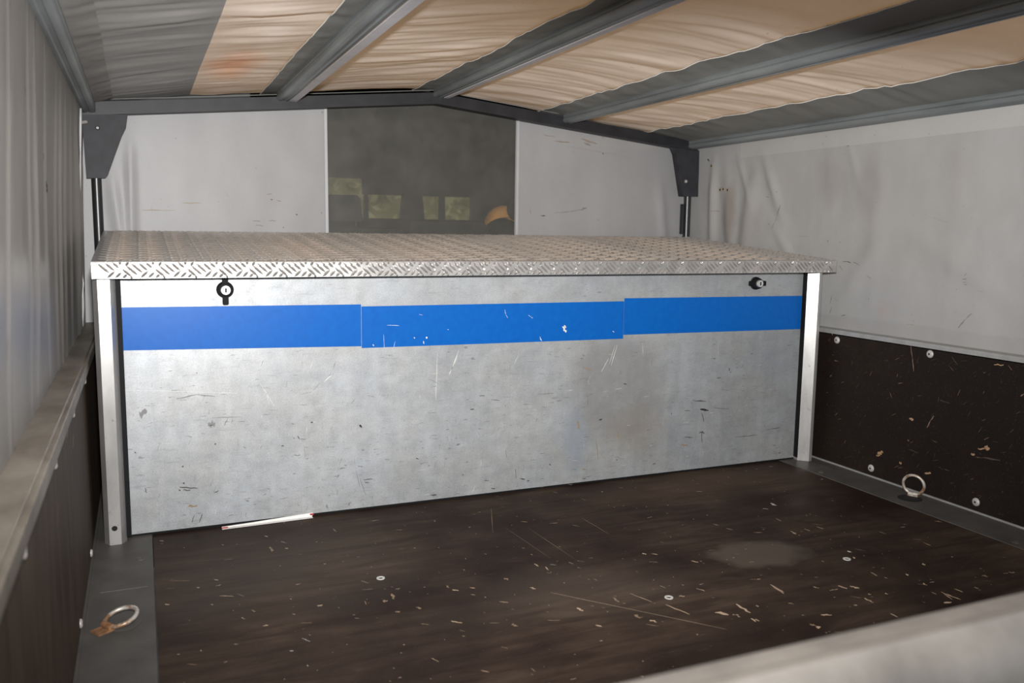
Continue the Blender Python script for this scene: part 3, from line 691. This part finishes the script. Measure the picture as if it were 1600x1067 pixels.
for s, px_ in ((-1, .010), (1, 1.998)):
    p = MB(); p.tube([(px_, .713, .0), (px_, .713, .86)], .0135, 18)
    p.build('corner_post', 'black', fr, auto=50)
    p = MB()
    if s < 0:
        poly = [(-.018, .985), (.098, .992), (.092, .955), (.080, .930), (.040, .822), (.033, .814), (-.014, .812)]
    else:
        poly = [(2.034, .985), (1.898, .992), (1.912, .968), (1.946, .818), (2.034, .818)]
    p.prism([(x, 0, z) for x, z in poly], (0, .692, 0), (0, .6975, 0))
    if s > 0:   # folded flange on the slanting edge
        p.prism([(1.912, 0, .968), (1.9155, 0, .969), (1.9495, 0, .819), (1.946, 0, .818)], (0, .668, 0), (0, .694, 0))
    br = p.build('corner_bracket', 'bracket', fr)
    b = MB()
    bx_, bz_ = ((.02, .95) if s < 0 else (1.972, .872))
    b.lathe([(.006, 0), (.006, .004), (.004, .006)], Matrix.Translation((bx_, .692, bz_)) @ Matrix.Rotation(math.pi / 2, 4, 'X'), 6)
    b.build('bolt', 'black' if s < 0 else 'zinc', br)
    b = MB()
    if s > 0: b.tube([(2.03, .69, .965), (2.052, .675, .962)], .0045, 8)
    else: b.tube([(-.008, .69, .965), (-.03, .66, .957)], .0045, 8)
    b.build('pin', 'zinc', br)
    if s > 0:
        b = MB(); b.box(1.972, 1.978, .705, .720, .68, .79)
        b.build('hinge_tab', 'bracket', fr)

# ---- rolled-up rear flap under the rear bow (out of the picture, its shadow falls on the roof)
rf = empty('rolled_rear_flap', 'rolled up grey rear tarpaulin flap under the rear bow', 'tarpaulin')
b = MB()
b.tube([(.03 + 1.94 * i / 60, -1.57 + .004 * math.sin(i * .7), .918 + .008 * math.sin(i * .45 + 1) - .014 * math.exp(-((i - 16) / 5) ** 2)) for i in range(61)], [.046 + .004 * math.sin(i * .9) for i in range(61)], 16)
b.build('roll', 'tarp_l', rf, True)
for x in (.35, 1.0, 1.65):
    s = MB(); s.tube([(x, -1.57 + .055 * math.cos(a * .5236), .925 + .06 * math.sin(a * .5236)) for a in range(12)], .006, 6, closed=True)
    s.build('strap', 'black', rf)

# ================================================================ DROP SIDES
def bolt_head(parent, M, rad=.0105):
    b = MB(); b.lathe([(rad, 0), (rad, .0012), (rad * .86, .003), (rad * .55, .0042)], M, 18)
    o = b.build('bolt', 'zinc', parent, auto=50)
    k = MB(); k.lathe([(rad * .30, .0036), (rad * .28, .0046)], M, 6)
    k.build('socket', 'hole', o)
lb = empty('side_board', 'brown plywood side board with dusty metal top rail under the left tarpaulin', 'side board')
b = MB(); b.box(-.026, -.001, -1.56, .73, .004, .386)
lp = b.build('plywood_panel', 'board_l', lb)
b = MB(); b.box(-.038, .001, -1.56, .73, .390, HB, 0, .002)
b.box(-.0005, .007, -1.56, .73, .378, HB - .004, 0, .0015)
b.build('top_rail', 'cap', lb)
b = MB(); b.box(-.001, .004, -1.56, .73, .0012, .004)
b.build('bottom_edge', 'strip', lb)
for i in range(5):
    bolt_head(lb, Matrix.Translation((-.001, -.052 - .34 * i, .364)) @ Matrix.Rotation(math.pi / 2, 4, 'Y'), .008)
    bolt_head(lb, Matrix.Translation((-.001, -.12 - .34 * i, .018)) @ Matrix.Rotation(math.pi / 2, 4, 'Y'), .008)
marks('scuff_marks', lp, [(-.20, .34, -.19, .29, .003, 0), (-.42, .31, -.40, .33, .008, 0), (-.55, .35, -.47, .365, .006, 0), (-.6, .2, -.58, .1, .003, 1), (-.75, .28, -.70, .30, .004, 1), (-.35, .15, -.34, .10, .003, 1),
                          (-.9, .36, -.8, .372, .008, 0), (-.85, .12, -.84, .05, .004, 1), (-.2, .12, -.19, .07, .003, 1), (-.3, .37, -.1, .374, .004, 1)],
      ['mark_bare_wood', 'mark_tan'], lambda a, b, l: (-.0004, a, b))

rb = empty('side_board', 'near black plywood side board with pale bolts under the right tarpaulin', 'side board')
b = MB(); b.box(2.0005, 2.026, -1.56, .73, .004, .388)
rp = b.build('plywood_panel', 'board_r', rb)
b = MB(); b.box(1.9995, 2.046, -1.56, .73, .3965, HB, 0, .0015)
b.box(1.9985, 2.0065, -1.56, .73, .391, .3975, 0, .001)
b.build('top_rail', 'edge', rb)
b = MB(); b.box(1.9955, 2.001, -1.56, .73, .0012, .0058, 0, .001)
b.build('bottom_edge', 'edge', rb)
for y, z in ((-.073, .374), (-.400, .377), (-.727, .377), (.25, .374), (-1.06, .377), (-.232, .026), (-.567, .028), (.10, .026), (-.90, .028)):
    bolt_head(rb, Matrix.Translation((2.0005, y, z)) @ Matrix.Rotation(-math.pi / 2, 4, 'Y'))
rnd = random.Random(5)
ex = []
for i in range(150):
    y = rnd.uniform(-.8, -.03); z = rnd.uniform(.02, .38); a = rnd.gauss(-.6, .5); L = rnd.uniform(.002, .02)
    ex.append((y, z, y + L * math.cos(a), z + L * math.sin(a), rnd.uniform(.0006, .0018), rnd.choice((0, 3, 3, 3))))
marks('scuff_marks', rp, BOARD_MARKS, ['mark_board_red', 'mark_board_wood', 'mark_white', 'mark_brown_scuff'], lambda a, b, l: (2.0005 - l, a, b), ex)

tg = empty('tailgate', 'dull aluminium tailgate top edge crossing the lower right corner', 'tailgate')
prof = [(-1.562, .395), (-1.565, .403), (-1.568, .4045), (-1.586, .4045), (-1.588, .4075), (-1.593, .410), (-1.599, .4095), (-1.603, .405), (-1.612, .400), (-1.622, .388), (-1.626, .372), (-1.626, .03), (-1.60, .03), (-1.60, .37), (-1.565, .375)]
b = MB(); b.prism([(0, y, z) for y, z in prof], (-.03, 0, 0), (2.03, 0, 0))
b.build('top_profile', 'tail', tg, auto=35)
b = MB(); b.box(-.03, 2.03, -1.600, -1.575, .0, .374)
b.build('panel', 'board_r', tg)

# ================================================================ STORAGE BOX
LX0, LX1 = .024, 1.976
sb = empty('storage_box', 'long galvanised storage box with tread plate lid and blue stripe', 'storage box')
b = MB(); b.box(.062, 1.950, .0, .003, .007, .582)
b.box(.066, 1.946, -.0012, .0, .007, .0135)
fp = b.build('front_panel', 'galv', sb)
marks('scuff_marks', fp, PANEL_MARKS, ['mark_grey', 'mark_soot', 'mark_rust', 'mark_dark', 'mark_white'], lambda a, b, l: (a, -l, b),
      [(lambda x, z, a, L: (x, z, x + L * math.cos(a), z + L * math.sin(a), random.uniform(.0004, .0013), random.choice((0, 0, 0, 1, 1, 4))))(random.uniform(.08, 1.93), .40 * random.random() ** 1.6 + .01, random.choice((0, .1, -.1, .08, 1.5, 1.2)), random.uniform(.003, .022)) for i in range(620)])
for x in (.0655, 1.9245):
    b = MB(); b.box(x, x + (.009 if x < 1 else .022), -.022 if x < 1 else -.0165, -.0005, .010, .576)
    b.build('edge_seal', 'rubber', sb)  # plain black strip between the panel end and its post
b = MB(); b.box(.06, 1.95, .0035, .02, .0005, .008); b.build('bottom_seal', 'rubber', sb)  # black strip paints in the shade of the gap under the panel
# body: sides, back, bottom behind the front sheet
b = MB()
for x0, x1 in ((.030, .033), (1.967, 1.970)):
    b.prism([(0, .004, .004), (0, .63, .004), (0, .63, .628), (0, .004, .572)], (x0, 0, 0), (x1, 0, 0))
b.box(.033, 1.967, .627, .630, .004, .626)
b.box(.033, 1.967, .021, .627, .002, .005)
b.build('body', 'galv', sb)
# corner posts: chamfered channel sections with a bolt hole near the foot
for x0, x1 in ((.0215, .0650), (1.9265, 1.9725)):
    if x0 < 1: poly = [(x0, .0), (x0, -.022), (x0 + .010, -.040), (x1 - .010, -.040), (x1, -.022), (x1, .0)]
    else: poly = [(x0, .0), (x0, -.016), (x0 + .0235, -.040), (x1 - .012, -.040), (x1, -.026), (x1, .0)]
    b = MB()
    b.prism([(x, y, 0) for x, y in poly], (0, 0, .0015), (0, 0, .576))
    po = b.build('corner_post', 'post', sb)
    hx = (x0 + x1) / 2 + (-.001 if x0 < 1 else .016)
    k = MB()
    if x0 < 1:
        k.lathe([(.0058, 0), (.0055, .0006)], Matrix.Translation((hx, -.040, .038)) @ Matrix.Rotation(math.pi / 2, 4, 'X'), 18)
    else:
        k.lathe([(.0058, 0), (.0055, .0006)], Matrix.Translation((x1 - .007, -.031, .034)) @ Matrix.Rotation(math.radians(38), 4, 'Z') @ Matrix.Rotation(math.pi / 2, 4, 'X'), 18)
    k.build('bolt_hole', 'hole', po)
# blue tape in three lengths
for i, q in enumerate(([(.0745, .509), (.5905, .5045), (.5905, .4045), (.0745, .4165)], [(.5915, .4995), (1.3105, .4975), (1.3105, .3955), (.5915, .400)], [(1.3115, .5055), (1.9235, .5015), (1.9235, .4015), (1.3115, .406)])):
    b = MB(); b.prism([(x, 0, z) for x, z in q][::-1], (0, -.0014 + .0002 * (i % 2), 0), (0, 0, 0))
    o = b.build('blue_stripe', 'blue', sb)
    if i == 1:
        marks('chips', o, BLUE_MARKS, ['mark_white'] * 5, lambda a, b, l: (a, -.0012 - l, b))
# locks
def lock(x, z, ang):
    k = MB()
    M = Matrix.Translation((x, -.001, z)) @ Matrix.Rotation(math.pi / 2, 4, 'X')
    k.lathe([(.0185, 0), (.0185, .004), (.0165, .008), (.0150, .016), (.0135, .017)], M, 28)
    R = Matrix.Translation((x, 0, z)) @ Matrix.Rotation(ang, 4, 'Y')
    bm = bmesh.new(); bmesh.ops.create_cube(bm, size=1)
    for q in bm.verts: q.co = Vector((q.co.x * (.066 if ang else .056), -.010 + q.co.y * .012, q.co.z * (.0125 if ang else .014)))
    bmesh.ops.bevel(bm, geom=list(bm.edges), offset=.0015, segments=2, affect='EDGES')
    k.bm(bm, 0, R)
    o = k.build('twist_lock', 'rubber', sb, auto=40)
    c_ = MB(); M2 = Matrix.Translation((x, -.017, z)) @ Matrix.Rotation(math.pi / 2, 4, 'X')
    c_.lathe([(.0105, 0), (.0105, .006), (.0095, .0075)], M2, 22)
    c_.build('lock_cylinder', 'silver', o, auto=50)
    c_ = MB(); c_.box(x - .0020, x + .0020, -.0253, -.0240, z - .005, z + .005)
    c_.build('keyhole', 'hole', o)
lock(.285, .544, math.pi / 2)
lock(1.748, .541, 0)
# lid: folded tread plate, rising to the back
ZF, ZB, YF, YB, LIP = .610, .668, -.077, .647, .0355
slope = (ZB - ZF) / (YB - YF)
b = MB()
sec = [(YF, ZF - LIP), (YF, ZF - .003), (YF + .0008, ZF - .0008), (YF + .003, ZF + .0002), (YB, ZB), (YB, ZB - LIP), (YB - .002, ZB - LIP), (YB - .002, ZB - .003), (YF + .002, ZF - .003), (YF + .002, ZF - LIP)]
b.prism([(0, y, z) for y, z in sec], (LX0, 0, 0), (LX1, 0, 0))
for x0, x1 in ((LX0, LX0 + .002), (LX1 - .002, LX1)):
    b.prism([(0, YF + .001, ZF - LIP), (0, YF + .001, ZF - .001), (0, YB - .001, ZB - .001), (0, YB - .001, ZB - LIP)], (x0, 0, 0), (x1, 0, 0))
lid = b.build('lid', None, sb, mats=['tread', 'lip'])
for p in lid.data.polygons:
    p.material_index = 0 if (p.normal.z > .6) else 1
# raised five-bar tread marks on the top and on the lip
def bar(mb, O, ex, ey, en, cx, cy, ang, L, w_, h):
    d = (math.cos(ang), math.sin(ang)); n = (-d[1], d[0])
    P = lambda a, c, e: O + ex * (cx + d[0] * a + n[0] * c) + ey * (cy + d[1] * a + n[1] * c) + en * e
    base = [P(-L / 2, 0, 0), P(-L * .2, -w_ / 2, 0), P(L * .2, -w_ / 2, 0), P(L / 2, 0, 0), P(L * .2, w_ / 2, 0), P(-L * .2, w_ / 2, 0)]
    top = [P(-L * .28, 0, h), P(L * .28, 0, h)]
    mb.add(base + top, [(0, 1, 6), (1, 2, 7, 6), (2, 3, 7), (3, 4, 7), (4, 5, 6, 7), (5, 0, 6)])
PT, PTY = .0622, .047
def tread(mb, O, ex, ey, en, W_, H_, ox, oy):
    n = 0
    for i in range(-1, int(W_ / PT) + 2):
        for j in range(-1, int(H_ / PTY) + 2):
            for k in (0, 1):
                cx = ox + (i + .5 * k) * PT; cy = oy + (j + .5 * k) * PTY
                ang = -.74 if k == 0 else .74
                for q in range(-2, 3):
                    # bars of a group are stacked across their own direction
                    bx = cx + q * .0096; by = cy + q * .0046 * (1 if k == 0 else -1)
                    L = .034 if abs(q) < 2 else .028
                    hx = .5 * L * math.cos(ang); hy = .5 * L * abs(math.sin(ang))
                    if bx - hx < .001 or bx + hx > W_ - .001: continue
                    lo, hi = by - hy, by + hy
                    if hi < .004 or lo > H_ - .004: continue
                    # a bar cut by the fold keeps the piece that lies on this face
                    if lo < 0 or hi > H_:
                        l2, h2 = max(lo, .0005), min(hi, H_ - .0005)
                        fr_c = ((l2 + h2) / 2 - by) / max(hy, 1e-6)
                        bx += fr_c * hx * (1 if ang > 0 else -1); by = (l2 + h2) / 2; L *= (h2 - l2) / (hi - lo)
                    bar(mb, O, ex, ey, en, bx, by, ang, L, .0058, .0022); n += 1
    return n
tb = MB()
ey_ = Vector((0, YB - YF, ZB - ZF)).normalized()
tread(tb, Vector((LX0, YF + .003, ZF + .0003)), Vector((1, 0, 0)), ey_, Vector((0, -ey_.z, ey_.y)), LX1 - LX0, (YB - YF) / ey_.y - .004, .022, .022)
o = tb.build('tread_pattern', 'bar', lid); o['kind'] = 'stuff'
tb = MB()
tread(tb, Vector((LX0, YF, ZF - LIP)), Vector((1, 0, 0)), Vector((0, 0, 1)), Vector((0, -1, 0)), LX1 - LX0, LIP - .002, .022, .021)
o = tb.build('lip_tread_pattern', 'lip', lid); o['kind'] = 'stuff'

# ================================================================ SMALL THINGS
# paper strip by the foot of the box
ps = empty('paper_strip', 'white paper strip with red ends lying under the front panel', 'paper')
b = MB(); b.prism([(.262, -.010, .0008), (.467, -.004, .0008), (.469, -.004, .0105), (.33, -.009, .0055), (.262, -.010, .0035)], (0, 0, 0), (0, -.0012, .0))
b.prism([(.262, -.022, .0008), (.467, -.016, .0008), (.467, -.004, .0008), (.262, -.010, .0008)], (0, 0, 0), (0, 0, .0006))
b.build('strip', 'paper', ps)
b = MB(); b.box(.461, .4695, -.0125, -.0115, .0070, .0108); b.build('red_mark', 'red', ps)
b = MB(); b.box(.262, .275, -.0165, -.0155, .0012, .004); b.build('red_mark', 'red', ps)

# lashing rings
def lashing(label, x, y, tilt, az, sgn):
    e = empty('lashing_ring', label, 'lashing ring', 'lashing rings', loc=(x, y, .0012))
    R = Matrix.Rotation(az, 4, 'Z') @ Matrix.Rotation(tilt, 4, 'Y')
    RR, rr = .0262, .0038
    # hinge axis along local y at origin; ring lies along local +x and is lifted by tilt
    pts = [R @ Vector((RR + RR * math.cos(a * math.pi / 18), RR * math.sin(a * math.pi / 18), 0)) + Vector((0, 0, .006)) for a in range(36)]
    b = MB(); b.tube(pts, rr, 12, closed=True)
    b.build('ring', 'ring', e, True)
    Z = Matrix.Rotation(az, 4, 'Z')
    b = MB()
    bm = bmesh.new(); bmesh.ops.create_cube(bm, size=1)
    for q in bm.verts: q.co = Vector((-.008 + q.co.x * .030, q.co.y * .026, .0015 + q.co.z * .003))
    b.bm(bm, 0, Z)
    b.tube([Z @ Vector((.001, -.012, .006)), Z @ Vector((.001, .012, .006))], .0062, 10)
    b.build('hinge_clip', 'rust' if sgn < 0 else 'ring', e, auto=40)
    b = MB(); b.lathe([(.030, 0), (.030, .0010), (.025, .0014), (.012, .0006)], Matrix.Translation(Z @ Vector((.028, 0, 0))), 24)
    b.build('recess_cup', 'hole' if sgn > 0 else 'strip', e, auto=40)
lashing('rusty lashing ring lying down on the floor strip by the left side board', .040, -.462, math.radians(-15), math.radians(33), -1)
lashing('steel lashing ring standing upright on the floor strip by the right side board', 1.964, -.412, math.radians(-82), math.radians(205), 1)

# washers lying on the floor
for (x, y, lb_) in ((1.466, -.684, 'small pale washer on the floor nearest the right side board'), (1.004, -.707, 'small pale washer on the floor middle nearest the tailgate'), (.525, -.42, 'small pale washer on the left part of the floor')):
    b = MB()
    n = 18
    rings = [(.0045, .0004), (.0045, .0016), (.0082, .0016), (.0082, .0004)]
    v = [(x + r * math.cos(6.28318 * k / n), y + r * math.sin(6.28318 * k / n), h) for r, h in rings for k in range(n)]
    fcs = [(i * n + k, i * n + (k + 1) % n, ((i + 1) % 4) * n + (k + 1) % n, ((i + 1) % 4) * n + k) for i in range(4) for k in range(n)]
    b.add(v, fcs)
    tag(b.build('washer', 'mark_white'), lb_, 'washer', 'washers on the floor')

# ================================================================ CAB SEEN THROUGH THE WINDOW
cb = empty('truck_cab', 'dark truck cab interior seen through the hazy front window', 'truck cab')
b = MB()
b.box(-.1, .45, .86, .90, -.4, 1.5); b.box(1.55, 2.1, .86, .90, -.4, 1.5); b.box(.45, 1.55, .86, .90, -.4, .60); b.box(.45, 1.55, .86, .90, 1.22, 1.5)
b.build('rear_panel', 'lining', cb)
b = MB(); b.box(-.1, 2.1, .90, 2.5, 1.46, 1.5); b.build('roof', 'lining', cb)
b = MB(); b.box(-.1, 2.1, .90, 2.5, -.4, -.36); b.build('cab_floor', 'lining', cb)
for x in (-.14, 2.10):
    b = MB(); b.box(x, x + .04, .86, 2.5, -.4, 1.5); b.build('side_panel', 'lining', cb)
b = MB(); b.box(1.195, 2.1, 2.46, 2.5, .864, 1.46); b.build('windscreen_header', 'lining', cb)
b = MB(); b.box(-.1, 1.195, 2.46, 2.5, .945, 1.46); b.build('windscreen_header', 'lining', cb)
b = MB(); b.box(-.1, .93, 2.46, 2.5, -.36, .945); b.build('door_pillar', 'lining', cb)
b = MB(); b.box(1.80, 2.1, 2.46, 2.5, -.36, .864); b.build('door_pillar', 'lining', cb)
b = MB(); b.box(-.1, 2.1, 2.1, 2.5, -.36, .735, 0, .02); b.build('dashboard', 'lining', cb)
for x, wd in ((1.195, .022), (1.388, .135), (1.606, .032)):
    b = MB(); b.prism([(x, 0, .72), (x + wd, 0, .72), (x + wd * .9, 0, .87), (x + .1 * wd, 0, .87)], (0, 2.44, 0), (0, 2.47, 0))
    b.build('windscreen_pillar', 'lining', cb)
def seat(x, wdt, ztop, y, lab, hr):
    e = empty('cab_seat', lab, 'seat', 'cab seats')
    b = MB(); b.box(x - wdt / 2, x + wdt / 2, y, y + .12, -.1, ztop, 0, .03); b.build('backrest', 'seat', e, auto=40)
    b = MB(); b.box(x - wdt / 2, x + wdt / 2, y + .10, y + .55, -.14, .02, 0, .03); b.build('cushion', 'seat', e, auto=40)
    if hr:
        b = MB(); b.prism([(x - hr, 0, ztop + .02), (x + hr, 0, ztop + .02), (x + hr * .88, 0, ztop + .105), (x + hr * .7, 0, ztop + .118), (x - hr * .8, 0, ztop + .118), (x - hr * .95, 0, ztop + .10)], (0, y + .02, 0), (0, y + .10, 0))
        h_ = b.build('headrest', 'seat', e)
        for s in (-.05, .05):
            q = MB(); q.tube([(x + s, y + .06, ztop - .01), (x + s, y + .06, ztop + .03)], .006, 8); q.build('headrest_stem', 'black', h_)
seat(.825, .46, .690, 1.20, 'dark cab seat with square headrest behind the left of the window', .066)
seat(1.30, .46, .722, 1.22, 'dark cab seat behind the middle of the window', 0)
e = empty('orange_jacket', 'bright orange garment draped over a cab seat at the window corner', 'jacket')
b = MB()
prof = []
n1, n2 = 18, 10
cx_, cy_, cz_ = 1.436, 1.15, .704
v = []; fcs = []
for i in range(n1 + 1):
    a = math.pi * i / n1
    for j in range(n2 + 1):
        c_ = math.pi * j / n2
        rx_ = .073 + .004 * nz(i * .4, j * .5, 2)
        v.append((cx_ - rx_ * math.cos(a), cy_ - .05 * math.cos(c_) * math.sin(a) ** .5, cz_ + .078 * math.sin(a) * (.4 + .6 * math.sin(c_))))
for i in range(n1):
    for j in range(n2): fcs.append((i * (n2 + 1) + j, i * (n2 + 1) + j + 1, (i + 1) * (n2 + 1) + j + 1, (i + 1) * (n2 + 1) + j))
b.add(v, fcs); b.build('hood', 'orange', e, True)
b = MB(); b.lathe([(.034, 0), (.043, .006), (.043, .016), (.034, .022)], Matrix.Translation((1.468, 1.095, .766)) @ Matrix.Rotation(math.pi / 2, 4, 'X'), 24)
b.build('lining_patch', 'seat', e, auto=40)

# hedge beyond the windscreen
hd = empty('hedge', 'sunlit yellow green hedge beyond the cab windscreen', 'hedge')
b = MB()
rnd = random.Random(3)
for i in range(13000):
    x = rnd.uniform(-2.2, 5.5); z = rnd.uniform(-.9, 2.4); y = 5.2 + rnd.uniform(0, .5) + .25 * nz(x * 1.2, z * 1.2, 0)
    a = rnd.uniform(0, 6.28); t_ = rnd.uniform(-.9, .9); s = rnd.uniform(.03, .065)
    d = Vector((math.cos(a), math.sin(t_) * .6, math.sin(a))); u_ = Vector((-math.sin(a), math.cos(t_) * .5, math.cos(a)))
    c_ = Vector((x, y, z))
    b.add([c_ - d * s, c_ - u_ * s * .45, c_ + d * s, c_ + u_ * s * .45], [(0, 1, 2, 3)])
o = b.build('foliage', 'leaf', hd); o['kind'] = 'stuff'
b = MB(); b.box(-2.2, 5.5, 5.6, 5.9, -.9, 2.4); b.build('inner_growth', 'leaf', hd)
